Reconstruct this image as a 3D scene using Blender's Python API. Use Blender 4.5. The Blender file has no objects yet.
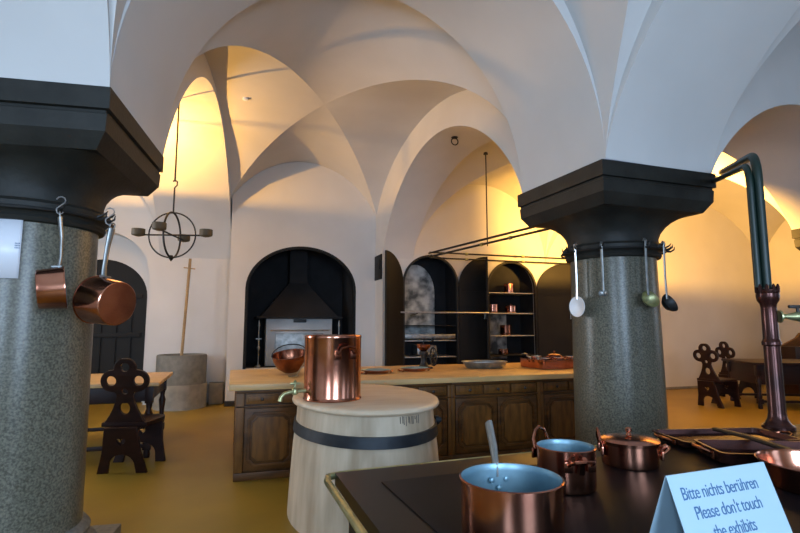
import bpy, bmesh, math, random
from mathutils import Vector, Matrix
from math import pi, sin, cos, radians, sqrt
random.seed(7)
S = bpy.context.scene
COL = S.collection

# ------------------------------------------------------------------ camera, world, window light, exposure
cam = bpy.data.cameras.new('camera'); cam.lens = 22.95; cam.sensor_width = 36; cam.clip_start = .05
co = bpy.data.objects.new('camera', cam); COL.objects.link(co)
co.location = (0, 0, 1.38); co.rotation_euler = (radians(96.55), 0, radians(-18)); S.camera = co

w = bpy.data.worlds.new('World'); S.world = w; w.use_nodes = True
w.node_tree.nodes['Background'].inputs[0].default_value = (.45, .62, 1, 1)
w.node_tree.nodes['Background'].inputs[1].default_value = .6

S.view_settings.view_transform = 'Standard'; S.view_settings.look = 'None'
S.view_settings.gamma = 1; S.view_settings.use_curve_mapping = False
S.view_settings.exposure = 0.58

WIN = [(-2.6, .75), (1.0, .8), (5.2, .8), (9.6, .8)]          # windows in the wall behind the camera (centre x, half width)
def area(name, loc, rot, sx, sy, e, col):
    l = bpy.data.lights.new(name, 'AREA'); l.shape = 'RECTANGLE'; l.size = sx; l.size_y = sy; l.energy = e; l.color = col
    o = bpy.data.objects.new(name, l); COL.objects.link(o); o.location = loc; o.rotation_euler = rot
    return o
for (cx, hw), e in zip(WIN, (140, 165, 14, 6)):
    area('daylight', (cx, -2.98, 2.05), (radians(90), 0, 0), 2 * hw, 1.9, e, (.53, .73, 1))

WINL = [(6.6, .7)]; WINR = [(2.0, .8), (5.0, .7)]                # windows in the left and right walls (centre y, half width)
for cy, hw in WINL: area('daylight', (-4.96, cy, 2.05), (0, radians(-90), 0), 1.9, 2 * hw, 100, (.85, .92, 1))
for cy, hw in WINR: area('daylight', (12.06, cy, 2.05), (0, radians(90), 0), 1.9, 2 * hw, 14, (.85, .92, 1))

def lamp(name, loc, e, col, rad=.03):
    l = bpy.data.lights.new(name, 'POINT'); l.energy = e; l.color = col; l.shadow_soft_size = rad
    o = bpy.data.objects.new(name, l); COL.objects.link(o); o.location = loc
    return o

# ------------------------------------------------------------------ materials
def mat(name, col, rough=.6, metal=0, var=0, scale=8, col2=None, bump=0, bscale=30, detail=4, stretch=None, spec=.5, coat=0, ramp=(.35, .65)):
    m = bpy.data.materials.new(name); m.use_nodes = True
    nt = m.node_tree; b = nt.nodes['Principled BSDF']
    b.inputs['Base Color'].default_value = (*col, 1); b.inputs['Roughness'].default_value = rough
    b.inputs['Metallic'].default_value = metal; b.inputs['Specular IOR Level'].default_value = spec
    b.inputs['Coat Weight'].default_value = coat; b.inputs['Coat Roughness'].default_value = .15
    tc = nt.nodes.new('ShaderNodeTexCoord'); mp = nt.nodes.new('ShaderNodeMapping')
    nt.links.new(tc.outputs['Object'], mp.inputs['Vector'])
    if stretch: mp.inputs['Scale'].default_value = stretch
    if col2 or var:
        if not col2: col2 = tuple(min(1, c * (1 - var)) for c in col)
        n = nt.nodes.new('ShaderNodeTexNoise'); n.inputs['Scale'].default_value = scale; n.inputs['Detail'].default_value = detail
        r = nt.nodes.new('ShaderNodeValToRGB')
        r.color_ramp.elements[0].position = ramp[0]; r.color_ramp.elements[1].position = ramp[1]
        r.color_ramp.elements[0].color = (*col2, 1); r.color_ramp.elements[1].color = (*col, 1)
        nt.links.new(mp.outputs[0], n.inputs['Vector']); nt.links.new(n.outputs['Fac'], r.inputs[0])
        nt.links.new(r.outputs[0], b.inputs['Base Color'])
    if bump:
        n2 = nt.nodes.new('ShaderNodeTexNoise'); n2.inputs['Scale'].default_value = bscale; n2.inputs['Detail'].default_value = 3
        bp = nt.nodes.new('ShaderNodeBump'); bp.inputs['Strength'].default_value = bump; bp.inputs['Distance'].default_value = .01
        nt.links.new(mp.outputs[0], n2.inputs['Vector']); nt.links.new(n2.outputs['Fac'], bp.inputs['Height'])
        nt.links.new(bp.outputs[0], b.inputs['Normal'])
    return m
M = dict(
    plaster=mat('plaster', (.60, .585, .57), .9, var=.07, scale=1.3, bump=.12, bscale=9, spec=.2),
    floor=mat('linoleum', (.27, .172, .018), .45, col2=(.21, .132, .014), scale=1.1, bump=.05, bscale=60, spec=.4),
    granite=mat('granite', (.165, .155, .115), .30, col2=(.06, .057, .042), scale=85, detail=8, ramp=(.36, .64), spec=.35),
    capital=mat('dark_stone', (.020, .020, .017), .55, spec=.3, var=.4, scale=6, bump=.15, bscale=40),
    base=mat('column_base_stone', (.16, .165, .15), .5, var=.4, scale=30),
    copper=mat('copper', (.62, .28, .18), .18, 1, col2=(.38, .14, .09), scale=5),
    copper_dark=mat('aged_copper', (.36, .14, .08), .26, 1, col2=(.14, .05, .03), scale=7),
    brass=mat('brass', (.62, .48, .2), .28, 1, var=.4, scale=10),
    old_brass=mat('green_brass', (.50, .50, .26), .38, .8, var=.4, scale=14),
    tin=mat('tin_lining', (.26, .42, .50), .42, .6, col2=(.13, .25, .32), scale=6),
    steel=mat('steel', (.55, .56, .58), .3, 1, var=.3, scale=12),
    dull_steel=mat('dull_steel', (.38, .39, .38), .42, .9, var=.4, scale=12),
    iron=mat('black_iron', (.010, .010, .010), .5, .1, var=.3, scale=9),
    shutter=mat('shutter_iron', (.008, .007, .006), .6, 0, spec=.25, var=.3, scale=3),
    soot=mat('soot', (.012, .012, .014), .85, var=.4, scale=5),
    ash=mat('sooty_stone', (.58, .60, .58), .9, col2=(.08, .09, .09), scale=5, detail=8, bump=.4, bscale=15),
    stove=mat('stove_plate', (.010, .009, .008), .32, 0, var=.4, scale=5, spec=.2),
    plate=mat('hot_plate', (.004, .0045, .006), .38, 0, spec=.08),
    stove_rim=mat('stove_rim', (.012, .011, .010), .4, 0, spec=.2, var=.3, scale=6),
    topwood=mat('pale_worktop', (.60, .40, .17), .42, col2=(.50, .31, .12), scale=3, stretch=(.6, 6, 6), spec=.45),
    brown=mat('brown_wood', (.12, .047, .009), .45, spec=.25, col2=(.055, .021, .004), scale=4, stretch=(1, 1, 5), bump=.06),
    brown_light=mat('brown_panel_wood', (.17, .070, .013), .45, spec=.25, col2=(.09, .036, .007), scale=4, stretch=(5, 1, 1)),
    knob=mat('dark_knob', (.03, .018, .01), .35),
    dark=mat('dark_red_wood', (.022, .007, .005), .45, spec=.25, var=.4, scale=5, stretch=(1, 1, 4)),
    tub=mat('scrubbed_wood', (.60, .50, .37), .6, col2=(.38, .29, .19), scale=3.5, stretch=(2, 2, .35), detail=6, bump=.06),
    tubtop=mat('scrubbed_lid_wood', (.64, .52, .38), .5, col2=(.56, .43, .29), scale=4, stretch=(.6, 3, 3)),
    stain=mat('water_stain', (.12, .10, .08), .8, var=.4, scale=30),
    band=mat('iron_band', (.028, .034, .042), .5, .5, var=.3, scale=12),
    trough=mat('grey_trough_stone', (.17, .165, .145), .8, var=.25, scale=12, bump=.2),
    plinth=mat('plinth_stone', (.27, .25, .21), .8, var=.25, scale=9, bump=.2),
    pole=mat('pole_wood', (.35, .22, .09), .6, var=.3, scale=8),
    blacktrim=mat('baseboard_paint', (.02, .017, .015), .5),
    card=mat('sign_card', (.36, .50, .58), .55),
    ink=mat('sign_ink', (.05, .13, .26), .6),
    paper=mat('notice_paper', (.72, .74, .80), .35),
    green=mat('green_paint', (.004, .018, .013), .45, var=.2, scale=6, spec=.5),
    pipebrown=mat('bronzed_copper', (.085, .030, .024), .25, .7, col2=(.035, .014, .012), scale=6),
    candle=mat('candle_cup', (.10, .075, .04), .6, var=.3),
    tile=mat('white_oven_tile', (.42, .45, .47), .3, var=.15, scale=5),
    shelf=mat('bright_shelf', (.50, .50, .48), .4, .5, var=.3, scale=12),
    glass=mat('window_glass', (.6, .75, .9), .1),
    white=mat('white_enamel', (.80, .82, .84), .35, var=.1),
)
gm = M['glass'].node_tree.nodes['Principled BSDF']; gm.inputs['Transmission Weight'].default_value = 1; gm.inputs['Roughness'].default_value = 0

# ------------------------------------------------------------------ mesh helpers
class MB:
    def __init__(s): s.bm = bmesh.new()
    def verts(s, pts, mx=None):
        return [s.bm.verts.new(mx @ Vector(p) if mx else p) for p in pts]
    def face(s, vs):
        try: return s.bm.faces.new(vs)
        except ValueError: return None
    def box(s, x0, x1, y0, y1, z0, z1, bev=0, mx=None):
        b = bmesh.new(); bmesh.ops.create_cube(b, size=1)
        for v in b.verts: v.co = Vector(((x0 + x1) / 2 + v.co.x * (x1 - x0), (y0 + y1) / 2 + v.co.y * (y1 - y0), (z0 + z1) / 2 + v.co.z * (z1 - z0)))
        if bev: bmesh.ops.bevel(b, geom=b.edges[:], offset=bev, segments=2, affect='EDGES', profile=.6)
        if mx: bmesh.ops.transform(b, matrix=mx, verts=b.verts)
        s.merge(b); return s
    def merge(s, b):
        t = bpy.data.meshes.new('t'); b.to_mesh(t); b.free(); s.bm.from_mesh(t); bpy.data.meshes.remove(t)
    def rings(s, rings, cap0=True, cap1=True, closed=True, mx=None, loop=False):
        R = [s.verts(r, mx) for r in rings]
        n = len(R[0])
        last = len(R) if loop else len(R) - 1
        for i in range(last):
            a, b = R[i], R[(i + 1) % len(R)]
            for j in range(n if closed else n - 1):
                k = (j + 1) % n
                f = s.face([a[j], a[k], b[k], b[j]])
                if f: f.smooth = True
        if cap0 and not loop: s.face(R[0][::-1])
        if cap1 and not loop: s.face(R[-1])
        return s
    def lathe(s, prof, n=40, mx=None, sx=1, sy=1, cap0=True, cap1=True):
        return s.rings([[(r * cos(2 * pi * i / n) * sx, r * sin(2 * pi * i / n) * sy, z) for i in range(n)] for r, z in prof], cap0, cap1, mx=mx)
    def tube(s, pts, r, n=8, mx=None, flat=None, closed=False):
        pts = [Vector(p) for p in pts]; rs = r if isinstance(r, (list, tuple)) else [r] * len(pts)
        rings = []; up = None
        for i, p in enumerate(pts):
            if closed: t = pts[(i + 1) % len(pts)] - pts[i - 1]
            else: t = pts[min(i + 1, len(pts) - 1)] - pts[max(i - 1, 0)]
            t.normalize()
            if up is None:
                up = Vector((0, 0, 1)) if abs(t.z) < .9 else Vector((1, 0, 0))
            a = (up - t * up.dot(t)).normalized(); up = a; b = t.cross(a)
            f = flat or 1
            rings.append([p + a * cos(2 * pi * k / n) * rs[i] + b * sin(2 * pi * k / n) * rs[i] * f for k in range(n)])
        return s.rings(rings, mx=mx, loop=closed)
    def build(s, name, m, parent=None, auto=35):
        bmesh.ops.recalc_face_normals(s.bm, faces=s.bm.faces[:])
        return s.raw(name, m, parent, auto)
    def raw(s, name, m, parent=None, auto=35):
        me = bpy.data.meshes.new(name); s.bm.to_mesh(me); s.bm.free()
        ms = m if isinstance(m, list) else [m]
        for q in ms: me.materials.append(M[q])
        if auto:
            for p in me.polygons: p.use_smooth = True
            me.set_sharp_from_angle(angle=radians(auto))
        o = bpy.data.objects.new(name, me); COL.objects.link(o)
        if parent: o.parent = parent
        return o

def tag(o, label, cat, group=None):
    o['label'] = label; o['category'] = cat
    if group: o['group'] = group
    return o
def thing(name, label, cat, loc=(0, 0, 0), rz=0, group=None):
    o = bpy.data.objects.new(name, None); o.empty_display_size = .1; COL.objects.link(o); o.location = loc; o.rotation_euler = (0, 0, rz)
    return tag(o, label, cat, group)
def struct(o): o['kind'] = 'structure'; return o
def dup(root, loc, rz, label, group=None):
    r = root.copy(); COL.objects.link(r); r.location = loc; r.rotation_euler = (0, 0, rz); r['label'] = label
    if group: r['group'] = group
    for ch in list(root.children):
        c = ch.copy(); COL.objects.link(c); c.parent = r
        for g in list(ch.children):
            d = g.copy(); COL.objects.link(d); d.parent = c
    return r
def plate(loops, depth, bev=0):
    """flat plate with holes, outline loops in XY, thickness along Z centred on 0 -> bmesh MB"""
    cu = bpy.data.curves.new('c', 'CURVE'); cu.dimensions = '2D'; cu.fill_mode = 'BOTH'; cu.extrude = depth / 2; cu.bevel_depth = bev
    for lp in loops:
        sp = cu.splines.new('POLY'); sp.points.add(len(lp) - 1); sp.use_cyclic_u = True
        for p, q in zip(sp.points, lp): p.co = (q[0], q[1], 0, 1)
    ob = bpy.data.objects.new('c', cu); COL.objects.link(ob)
    dg = bpy.context.evaluated_depsgraph_get(); me = bpy.data.meshes.new_from_object(ob.evaluated_get(dg))
    bpy.data.objects.remove(ob); bpy.data.curves.remove(cu)
    mb = MB(); mb.bm.from_mesh(me); bpy.data.meshes.remove(me)
    bmesh.ops.remove_doubles(mb.bm, verts=mb.bm.verts, dist=1e-5)
    return mb
def add_plate(mb, loops, depth, mx, bev=0):
    p = plate(loops, depth, bev); bmesh.ops.transform(p.bm, matrix=mx, verts=p.bm.verts); mb.merge(p.bm); return mb
def circ(cx, cy, r, n=20, ry=None): return [(cx + r * cos(2 * pi * i / n), cy + (ry or r) * sin(2 * pi * i / n)) for i in range(n)]
UPRIGHT = Matrix.Rotation(pi / 2, 4, 'X')          # XY plate -> XZ plane
def frame(loc, X, Z):
    X = Vector(X).normalized(); Z = Vector(Z); Z = (Z - X * Z.dot(X)).normalized(); Y = Z.cross(X)
    m = Matrix((X, Y, Z)).transposed().to_4x4(); m.translation = Vector(loc); return m

# ------------------------------------------------------------------ vaults
Z0 = 2.6
def arch(u, h, e): return Z0 + h * max(0, 1 - u * u) ** e
def lerp(a, b, t): return Vector(a) * (1 - t) + Vector(b) * t
def lin(n): return [sin(pi / 2 * (2 * i / n - 1)) for i in range(n + 1)]
ceil = MB()
class Bay:
    """groin vault over the plan quad A-B-C-D; one barrel profile varies along A-B, the other along A-D"""
    def __init__(s, A, B, C_, D, H, ex=.5, ey=.5, clip=(), n=40):
        s.q = [Vector(p) for p in (A, B, C_, D)]; s.H, s.ex, s.ey = H, ex, ey
        m = MB(); ks = [sin(pi / 2 * i / n) for i in range(n + 1)]; ws = lin(n)
        for sg in (-1, 1):
            g1, g2 = [], []
            for k in ks:
                U = sqrt(max(0, 1 - max(0, 1 - k * k) ** (ey / ex))); V = sqrt(max(0, 1 - max(0, 1 - k * k) ** (ex / ey)))
                r1, r2 = [], []
                for q in ws:
                    p = s.P(q * U, sg * k); r1.append((p.x, p.y, arch(q * U, H, ex)))
                    p = s.P(sg * k, q * V); r2.append((p.x, p.y, arch(q * V, H, ey)))
                g1.append(r1); g2.append(r2)
            m.rings(g1, False, False, closed=False); m.rings(g2, False, False, closed=False)
        for (p, q, keep) in clip:        # cut along the vertical plane through p-q, keep the side of point 'keep'
            d = Vector(q) - Vector(p); nrm = Vector((-d.y, d.x, 0)).normalized()
            if nrm.dot(Vector((keep[0] - p[0], keep[1] - p[1], 0))) < 0: nrm = -nrm
            bmesh.ops.bisect_plane(m.bm, geom=m.bm.verts[:] + m.bm.edges[:] + m.bm.faces[:], plane_co=(p[0], p[1], 0), plane_no=nrm, clear_inner=True)
        ceil.merge(m.bm)
    def P(s, u, v):
        A, B, C_, D = s.q; a = A.lerp(B, (u + 1) / 2); d = D.lerp(C_, (u + 1) / 2); return a.lerp(d, (v + 1) / 2)
    def z(s, x, y):
        u = v = 0.0; T = Vector((x, y))
        for _ in range(12):
            p = s.P(u, v); e = T - p; du = (s.P(u + .01, v) - p) / .01; dv = (s.P(u, v + .01) - p) / .01
            det = du.x * dv.y - du.y * dv.x; u += (e.x * dv.y - e.y * dv.x) / det; v += (du.x * e.y - du.y * e.x) / det
        return max(arch(min(1, abs(u)), s.H, s.ex), arch(min(1, abs(v)), s.H, s.ey))
def band(a0, a1, b0, b1, h, e, n=40):
    us = lin(n)
    r0 = [Vector(a0).lerp(Vector(a1), (u + 1) / 2) for u in us]; r1 = [Vector(b0).lerp(Vector(b1), (u + 1) / 2) for u in us]
    ceil.rings([[(p.x, p.y, arch(u, h, e)) for p, u in zip(r0, us)], [(p.x, p.y, arch(u, h, e)) for p, u in zip(r1, us)]], False, False, closed=False)
def crescent(a0, a1, h, e, by, n=56):
    """vertical face between the arch over a0-a1 and the vault of bay by"""
    lo, hi = [], []
    for u in lin(n):
        p = Vector(a0).lerp(Vector(a1), (u + 1) / 2); z = arch(u, h, e)
        lo.append((p.x, p.y, z)); hi.append((p.x, p.y, max(z, by.z(p.x, p.y))))
    ceil.rings([lo, hi], False, False, closed=False)
YF, YB, YL = -2.9, 8.9, 10.0
XW0, XW1 = -4.9, 12.0
XR0 = 2.56
# plan corners of the abaci: front-left, front-right, back-right, back-left
Lc = ((-1.77, 2.97), (-.65, 2.85), (-.53, 3.97), (-1.65, 4.09))
Rc = ((2.565, 2.995), (3.665, 3.06), (3.60, 4.19), (2.56, 4.13))
Nc = ((6.80, 3.47), (7.93, 3.47), (7.93, 4.60), (6.80, 4.60))
HV = 1.82
Bc = Bay((-.56, 3.86), (2.57, 4.0), (2.76, 9.6), (-.38, 9.6), HV, .5, .42, clip=[(Lc[2], (-.10, 9.6), (1, 7)), (Rc[3], (2.56, 9.6), (1, 7)), (Lc[2], Rc[3], (1, 7))])
Bl = Bay((XW0, 4.1), Lc[3], (-1.3, YL), (XW0, YL), 1.95, .5, .5)
Br = Bay(Rc[2], Nc[3], (6.0, YB), (3.15, YB), 1.55, .5, .6)
Bn = Bay(Nc[2], (XW1, 4.6), (XW1, YB), (6.3, YB), 1.75, .5, .6)
Fc = Bay((-.65, YF), (2.565, YF), Rc[0], Lc[1], 1.95, .5, .65)
Fl = Bay((XW0, YF), (-1.77, YF), Lc[0], (XW0, 2.97), 1.95, .5, .65)
Fr = Bay((3.665, YF), (6.80, YF), Nc[0], Rc[1], 1.95, .5, .68)
Fn = Bay((7.93, YF), (XW1, YF), (XW1, 3.47), Nc[1], 1.95, .5, .65)
# arches between the columns, running across the room
for f0, f1, b0, b1, h, F_, B_ in ((Lc[1], Rc[0], Lc[2], Rc[3], 1.70, Fc, Bc), ((XW0, 2.97), Lc[0], (XW0, 4.1), Lc[3], 1.7, Fl, Bl),
                                (Rc[1], Nc[0], Rc[2], Nc[3], .87, Fr, Br), (Nc[1], (XW1, 3.47), Nc[2], (XW1, 4.6), 1.5, Fn, Bn)):
    e = .5 if h > 1 else .85
    band(f0, f1, b0, b1, h, e); crescent(f0, f1, h, e, F_); crescent(b0, b1, h, e, B_)
# arches towards the front wall
for p, q, F0, F1 in ((Lc[0], Lc[1], Fl, Fc), (Rc[0], Rc[1], Fc, Fr), (Nc[0], Nc[1], Fr, Fn)):
    band((p[0], YF), p, (q[0], YF), q, 1.7, .68)
    crescent((p[0], YF), p, 1.7, .68, F0); crescent((q[0], YF), q, 1.7, .68, F1)
# arches towards the back wall
band(Lc[2], (-.07, YL), Lc[3], (-1.3, YL), 1.74, .85)
crescent(Lc[2], (-.07, YL), 1.74, .85, Bc); crescent(Lc[3], (-1.3, YL), 1.74, .85, Bl)
band(Rc[3], (2.56, YB), Rc[2], (3.15, YB), 1.4, .72)
crescent(Rc[3], (2.56, YB), 1.4, .72, Bc); crescent(Rc[2], (3.15, YB), 1.4, .72, Br)
band(Nc[3], (6.0, YB), Nc[2], (6.3, YB), 1.3, .72)
crescent(Nc[3], (6.0, YB), 1.3, .72, Br); crescent(Nc[2], (6.3, YB), 1.3, .72, Bn)
struct(ceil.raw('ceiling', 'plaster', auto=0))
for p in bpy.data.objects['ceiling'].data.polygons: p.use_smooth = True

# ------------------------------------------------------------------ floor and walls
f = MB(); f.box(XW0 - .3, XW1 + .3, YF - .4, YL + 1.5, -.12, 0); struct(f.build('floor', 'floor'))
def arch_wall(mb, x0, x1, z0, z1, y, depth, ops, swap=False):
    """wall face in the XZ plane at y; ops = (cx, hw, bottom, spring, rise), reveals go to y+depth"""
    pt = (lambda x, yy, z: (yy, x, z)) if swap else (lambda x, yy, z: (x, yy, z))
    xs = {x0, x1}
    for cx, hw, b, sp, ri in ops:
        for i in range(25): xs.add(round(cx - hw * cos(pi * i / 24), 5))
    xs = sorted(xs)
    def op(xm):
        for o in ops:
            if o[0] - o[1] < xm < o[0] + o[1]: return o
    def az(o, x): return o[3] + o[4] * sqrt(max(0, 1 - ((x - o[0]) / o[1]) ** 2))
    for a, b in zip(xs, xs[1:]):
        o = op((a + b) / 2)
        if o:
            za, zb = az(o, a), az(o, b)
            mb.face(mb.verts([pt(a, y, za), pt(b, y, zb), pt(b, y, z1), pt(a, y, z1)]))
            mb.face(mb.verts([pt(a, y, za), pt(a, y + depth, za), pt(b, y + depth, zb), pt(b, y, zb)]))
            if o[2] > z0:
                mb.face(mb.verts([pt(a, y, z0), pt(b, y, z0), pt(b, y, o[2]), pt(a, y, o[2])]))
                mb.face(mb.verts([pt(a, y, o[2]), pt(b, y, o[2]), pt(b, y + depth, o[2]), pt(a, y + depth, o[2])]))
        else:
            mb.face(mb.verts([pt(a, y, z0), pt(b, y, z0), pt(b, y, z1), pt(a, y, z1)]))
    for o in ops:
        for x in (o[0] - o[1], o[0] + o[1]):
            mb.face(mb.verts([pt(x, y, o[2]), pt(x, y + depth, o[2]), pt(x, y + depth, o[3]), pt(x, y, o[3])]))
DOOR = (-2.25, .80, 0, 2.25, .78)
wb = MB(); arch_wall(wb, XW0, .2, 0, 4.95, YL, .35, [DOOR]); struct(wb.raw('wall_back', 'plaster', auto=25))
NI = (1.18, 1.0, .62, 2.02, .80)
wc = MB(); arch_wall(wc, -.09, XR0, 0, 5.0, 9.4, .25, [NI])
wc.face(wc.verts([(-.09, 9.4, 0), (-.09, YL, 0), (-.09, YL, 5), (-.09, 9.4, 5)]))
struct(wc.raw('wall_chimney', 'plaster', auto=25))
OV = [(3.50, .56, .25, 2.14, .55), (5.22, .55, .25, 2.10, .54)]
wo = MB(); arch_wall(wo, XR0, XW1, 0, 4.95, YB, .12, OV)
wo.face(wo.verts([(XR0, YB, 0), (XR0, 9.4, 0), (XR0, 9.4, 5), (XR0, YB, 5)]))
struct(wo.raw('wall_ovens', 'plaster', auto=25))
wl = MB(); arch_wall(wl, YF - .2, YL + .4, 0, 4.95, XW0, -.25, [(cy, hw, 1.05, 2.35, .7) for cy, hw in WINL], swap=True); struct(wl.raw('wall_left', 'plaster', auto=25))
wr = MB(); arch_wall(wr, YF - .2, YB + .3, 0, 4.95, XW1, .25, [(cy, hw, 1.05, 2.35, .7) for cy, hw in WINR], swap=True); struct(wr.raw('wall_right', 'plaster', auto=25))
for i, (X, cy, hw) in enumerate([(-5.13, *WINL[0]), (12.23, *WINR[0]), (12.23, *WINR[1])]):
    m = MB()
    for y in (cy - hw + .03, cy, cy + hw - .03): m.box(X - .025, X + .025, y - .03, y + .03, 1.05, 3.04 if y == cy else 2.4)
    for z in (1.08, 1.7, 2.35): m.box(X - .02, X + .02, cy - hw, cy + hw, z - .025, z + .025)
    struct(m.build('window_%d' % (i + 5), 'white'))
wf = MB(); arch_wall(wf, XW0, XW1, 0, 4.95, YF, -.25, [(cx, hw, 1.05, 2.35, .75) for cx, hw in WIN]); struct(wf.raw('wall_front', 'plaster', auto=25))
for i, (cx, hw) in enumerate(WIN):
    m = MB()
    for x in (cx - hw + .03, cx, cx + hw - .03): m.box(x - .03, x + .03, -3.14, -3.09, 1.05, 3.09 if x == cx else 2.4)
    for z in (1.08, 1.7, 2.35): m.box(cx - hw, cx + hw, -3.135, -3.095, z - .025, z + .025)
    struct(m.build('window_%d' % (i + 1), 'white'))
# door leaf in the back-left recess
d = MB(); pts = [(-2.25 + .73 * cos(pi * i / 24), 1.9 + .66 * sin(pi * i / 24)) for i in range(25)]
add_plate(d, [[(-2.98, 0)] + [(-1.52, 0)] + pts], .06, Matrix.Translation((0, 10.38, 0)) @ UPRIGHT)
for i in range(6): d.box(-2.96 + i * .24, -2.95 + i * .24, 10.32, 10.35, .05, 1.9)
for z in (.35, 1.2, 1.9): d.box(-2.9, -1.6, 10.31, 10.35, z - .04, z + .04, .006)
struct(d.build('door_1', 'shutter'))
d = MB(); arch_wall(d, -3.3, -1.2, 0, 3.4, 10.35, .03, [(-2.25, .73, 0, 1.9, .66)]); struct(d.raw('trim_1', 'plaster', auto=25))
bb = MB(); bb.box(-.1, .17, 9.375, 9.4, 0, .09, .004); bb.box(2.19, XR0 + .01, 9.375, 9.4, 0, .09, .004); struct(bb.build('baseboard_chimney', 'blacktrim'))
bb = MB(); bb.box(5.8, XW1, YB - .02, YB, 0, .05, .004); struct(bb.build('baseboard_back', 'plinth'))

# ------------------------------------------------------------------ stone columns
def column(cx, cy, rz, label):
    t = thing('stone_column', label, 'column', (cx, cy, 0), radians(rz))
    m = MB(); m.lathe([(.345 + .02 * (1 - z / 1.93), z) for z in [.26 + (1.93 - .26) * i / 8 for i in range(9)]], 64); m.build('shaft', 'granite', t)
    m = MB(); m.box(-.46, .46, -.46, .46, 0, .10, .01); m.lathe([(.44, .10), (.455, .125), (.44, .155), (.40, .17), (.385, .19), (.40, .21), (.405, .235), (.385, .26), (.36, .27)], 64); m.build('base', 'base', t)
    m = MB(); m.lathe([(.35, 1.925), (.375, 1.93), (.385, 1.95), (.378, 1.965), (.39, 1.985), (.41, 2.0), (.41, 2.025), (.39, 2.045), (.36, 2.05)], 64); m.build('neck_ring', 'capital', t)
    def sec(h, z, e, n=64):       # superellipse, e large = square
        o = []
        for i in range(n):
            a = 2 * pi * (i + .5) / n; c, s_ = cos(a), sin(a)
            k = (abs(c) ** e + abs(s_) ** e) ** (-1 / e); o.append((h * k * c, h * k * s_, z))
        return o
    m = MB()
    prof = [(.365, 2.045, 2), (.365, 2.09, 2), (.372, 2.14, 2.2), (.39, 2.19, 2.6), (.415, 2.23, 3.2), (.45, 2.265, 4.5), (.49, 2.285, 8), (.50, 2.295, 16)]
    m.rings([sec(a, b, e) for a, b, e in prof])
    m.build('bell', 'capital', t, 30)
    m = MB()
    sq = lambda h, z: [(-h, -h, z), (h, -h, z), (h, h, z), (-h, h, z)]
    m.rings([sq(.495, 2.285), sq(.55, 2.37), sq(.555, 2.46), sq(.548, 2.465), sq(.548, 2.48), sq(.568, 2.485), sq(.568, 2.6)])
    m.build('abacus', 'capital', t, 20)
    return t
column(-1.15, 3.47, -6, 'grey granite column at the left edge, hung with copper saucepans')
column(3.10, 3.595, 1.5, 'grey granite column behind the stove, hung with ladles and a skimmer')
column(7.365, 4.035, 0, 'granite column with dark capital just entering the frame beyond the copper standpipe')

# ------------------------------------------------------------------ uplights inferred from the warm glow on the vaults; bowls and hangers added unseen
def uplight(x, y, z, top, e, col, label, aim=None):
    t = thing('uplight', label, 'lamp', (x, y, z))
    m = MB(); m.lathe([(.02, -.09), (.09, -.075), (.15, -.04), (.19, 0), (.182, 0), (.14, -.035), (.02, -.06)], 32); m.build('bowl', 'iron', t)  # added bowl, its rim shaped to cut the lamp's light off level
    m = MB()
    for k in range(3):
        a = 2 * pi * k / 3; m.tube([(.186 * cos(a), .186 * sin(a), -.002), (0, 0, .5)], .003, 6)
    m.tube([(0, 0, .5), (0, 0, top - z)], .006, 6); m.build('hanger', 'iron', t)
    l = lamp('lamp_light', (x, y, z + .006), e, col, .010)
    if aim:
        l.data.type = 'SPOT'; l.data.spot_size = radians(150); l.data.spot_blend = .6
        l.rotation_euler = Vector(aim).to_track_quat('-Z', 'Y').to_euler()
WARM = (1, .50, .09)
uplight(-1.36, 7.6, 3.62, 4.30, 210, WARM, 'warm uplight in an added iron bowl, unseen close under the left arch')
uplight(5.2, 5.75, 2.32, 4.25, 1700, WARM, 'warm uplight in an added iron bowl, hidden in the vault behind the right column', aim=(.85, .45, .25))
uplight(7.3, 8.0, 2.32, 4.25, 45, WARM, 'warm uplight in an added iron bowl, hidden near the back wall behind the right column')

# ------------------------------------------------------------------ chimney niche: stove box under a sooty hood
m = MB(); 
m.face(m.verts([(.18, 9.65, 0), (.18, 10.7, 0), (.18, 10.7, 3), (.18, 9.65, 3)]))
m.face(m.verts([(2.18, 9.65, 0), (2.18, 10.7, 0), (2.18, 10.7, 3), (2.18, 9.65, 3)]))
m.face(m.verts([(.18, 10.7, 0), (2.18, 10.7, 0), (2.18, 10.7, 3), (.18, 10.7, 3)]))
m.face(m.verts([(.18, 9.65, 3), (2.18, 9.65, 3), (2.18, 10.7, 3), (.18, 10.7, 3)]))
m.face(m.verts([(.18, 9.65, .62), (2.18, 9.65, .62), (2.18, 10.7, .62), (.18, 10.7, .62)]))
struct(m.raw('wall_niche', 'soot', auto=25))
m = MB()
ring0 = [(1.18 - 1.0 * cos(pi * i / 32), 2.02 + .80 * sin(pi * i / 32)) for i in range(33)]
ring1 = [(1.18 - .95 * cos(pi * i / 32), 2.02 + .75 * sin(pi * i / 32)) for i in range(33)]
add_plate(m, [[(.18, .62)] + ring0 + [(2.18, .62)] + [(2.13, .62)] + ring1[::-1] + [(.23, .62)]], .10, Matrix.Translation((0, 9.45, 0)) @ UPRIGHT)
struct(m.build('trim_2', 'shutter'))
t = thing('masonry_oven', 'white-fronted oven under a black smoke hood in the arched niche', 'oven', (1.2, 9.9, 0))
m = MB(); m.box(-.62, .62, -.05, .75, .63, 1.5, .01); m.build('body', 'tile', t)
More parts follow.
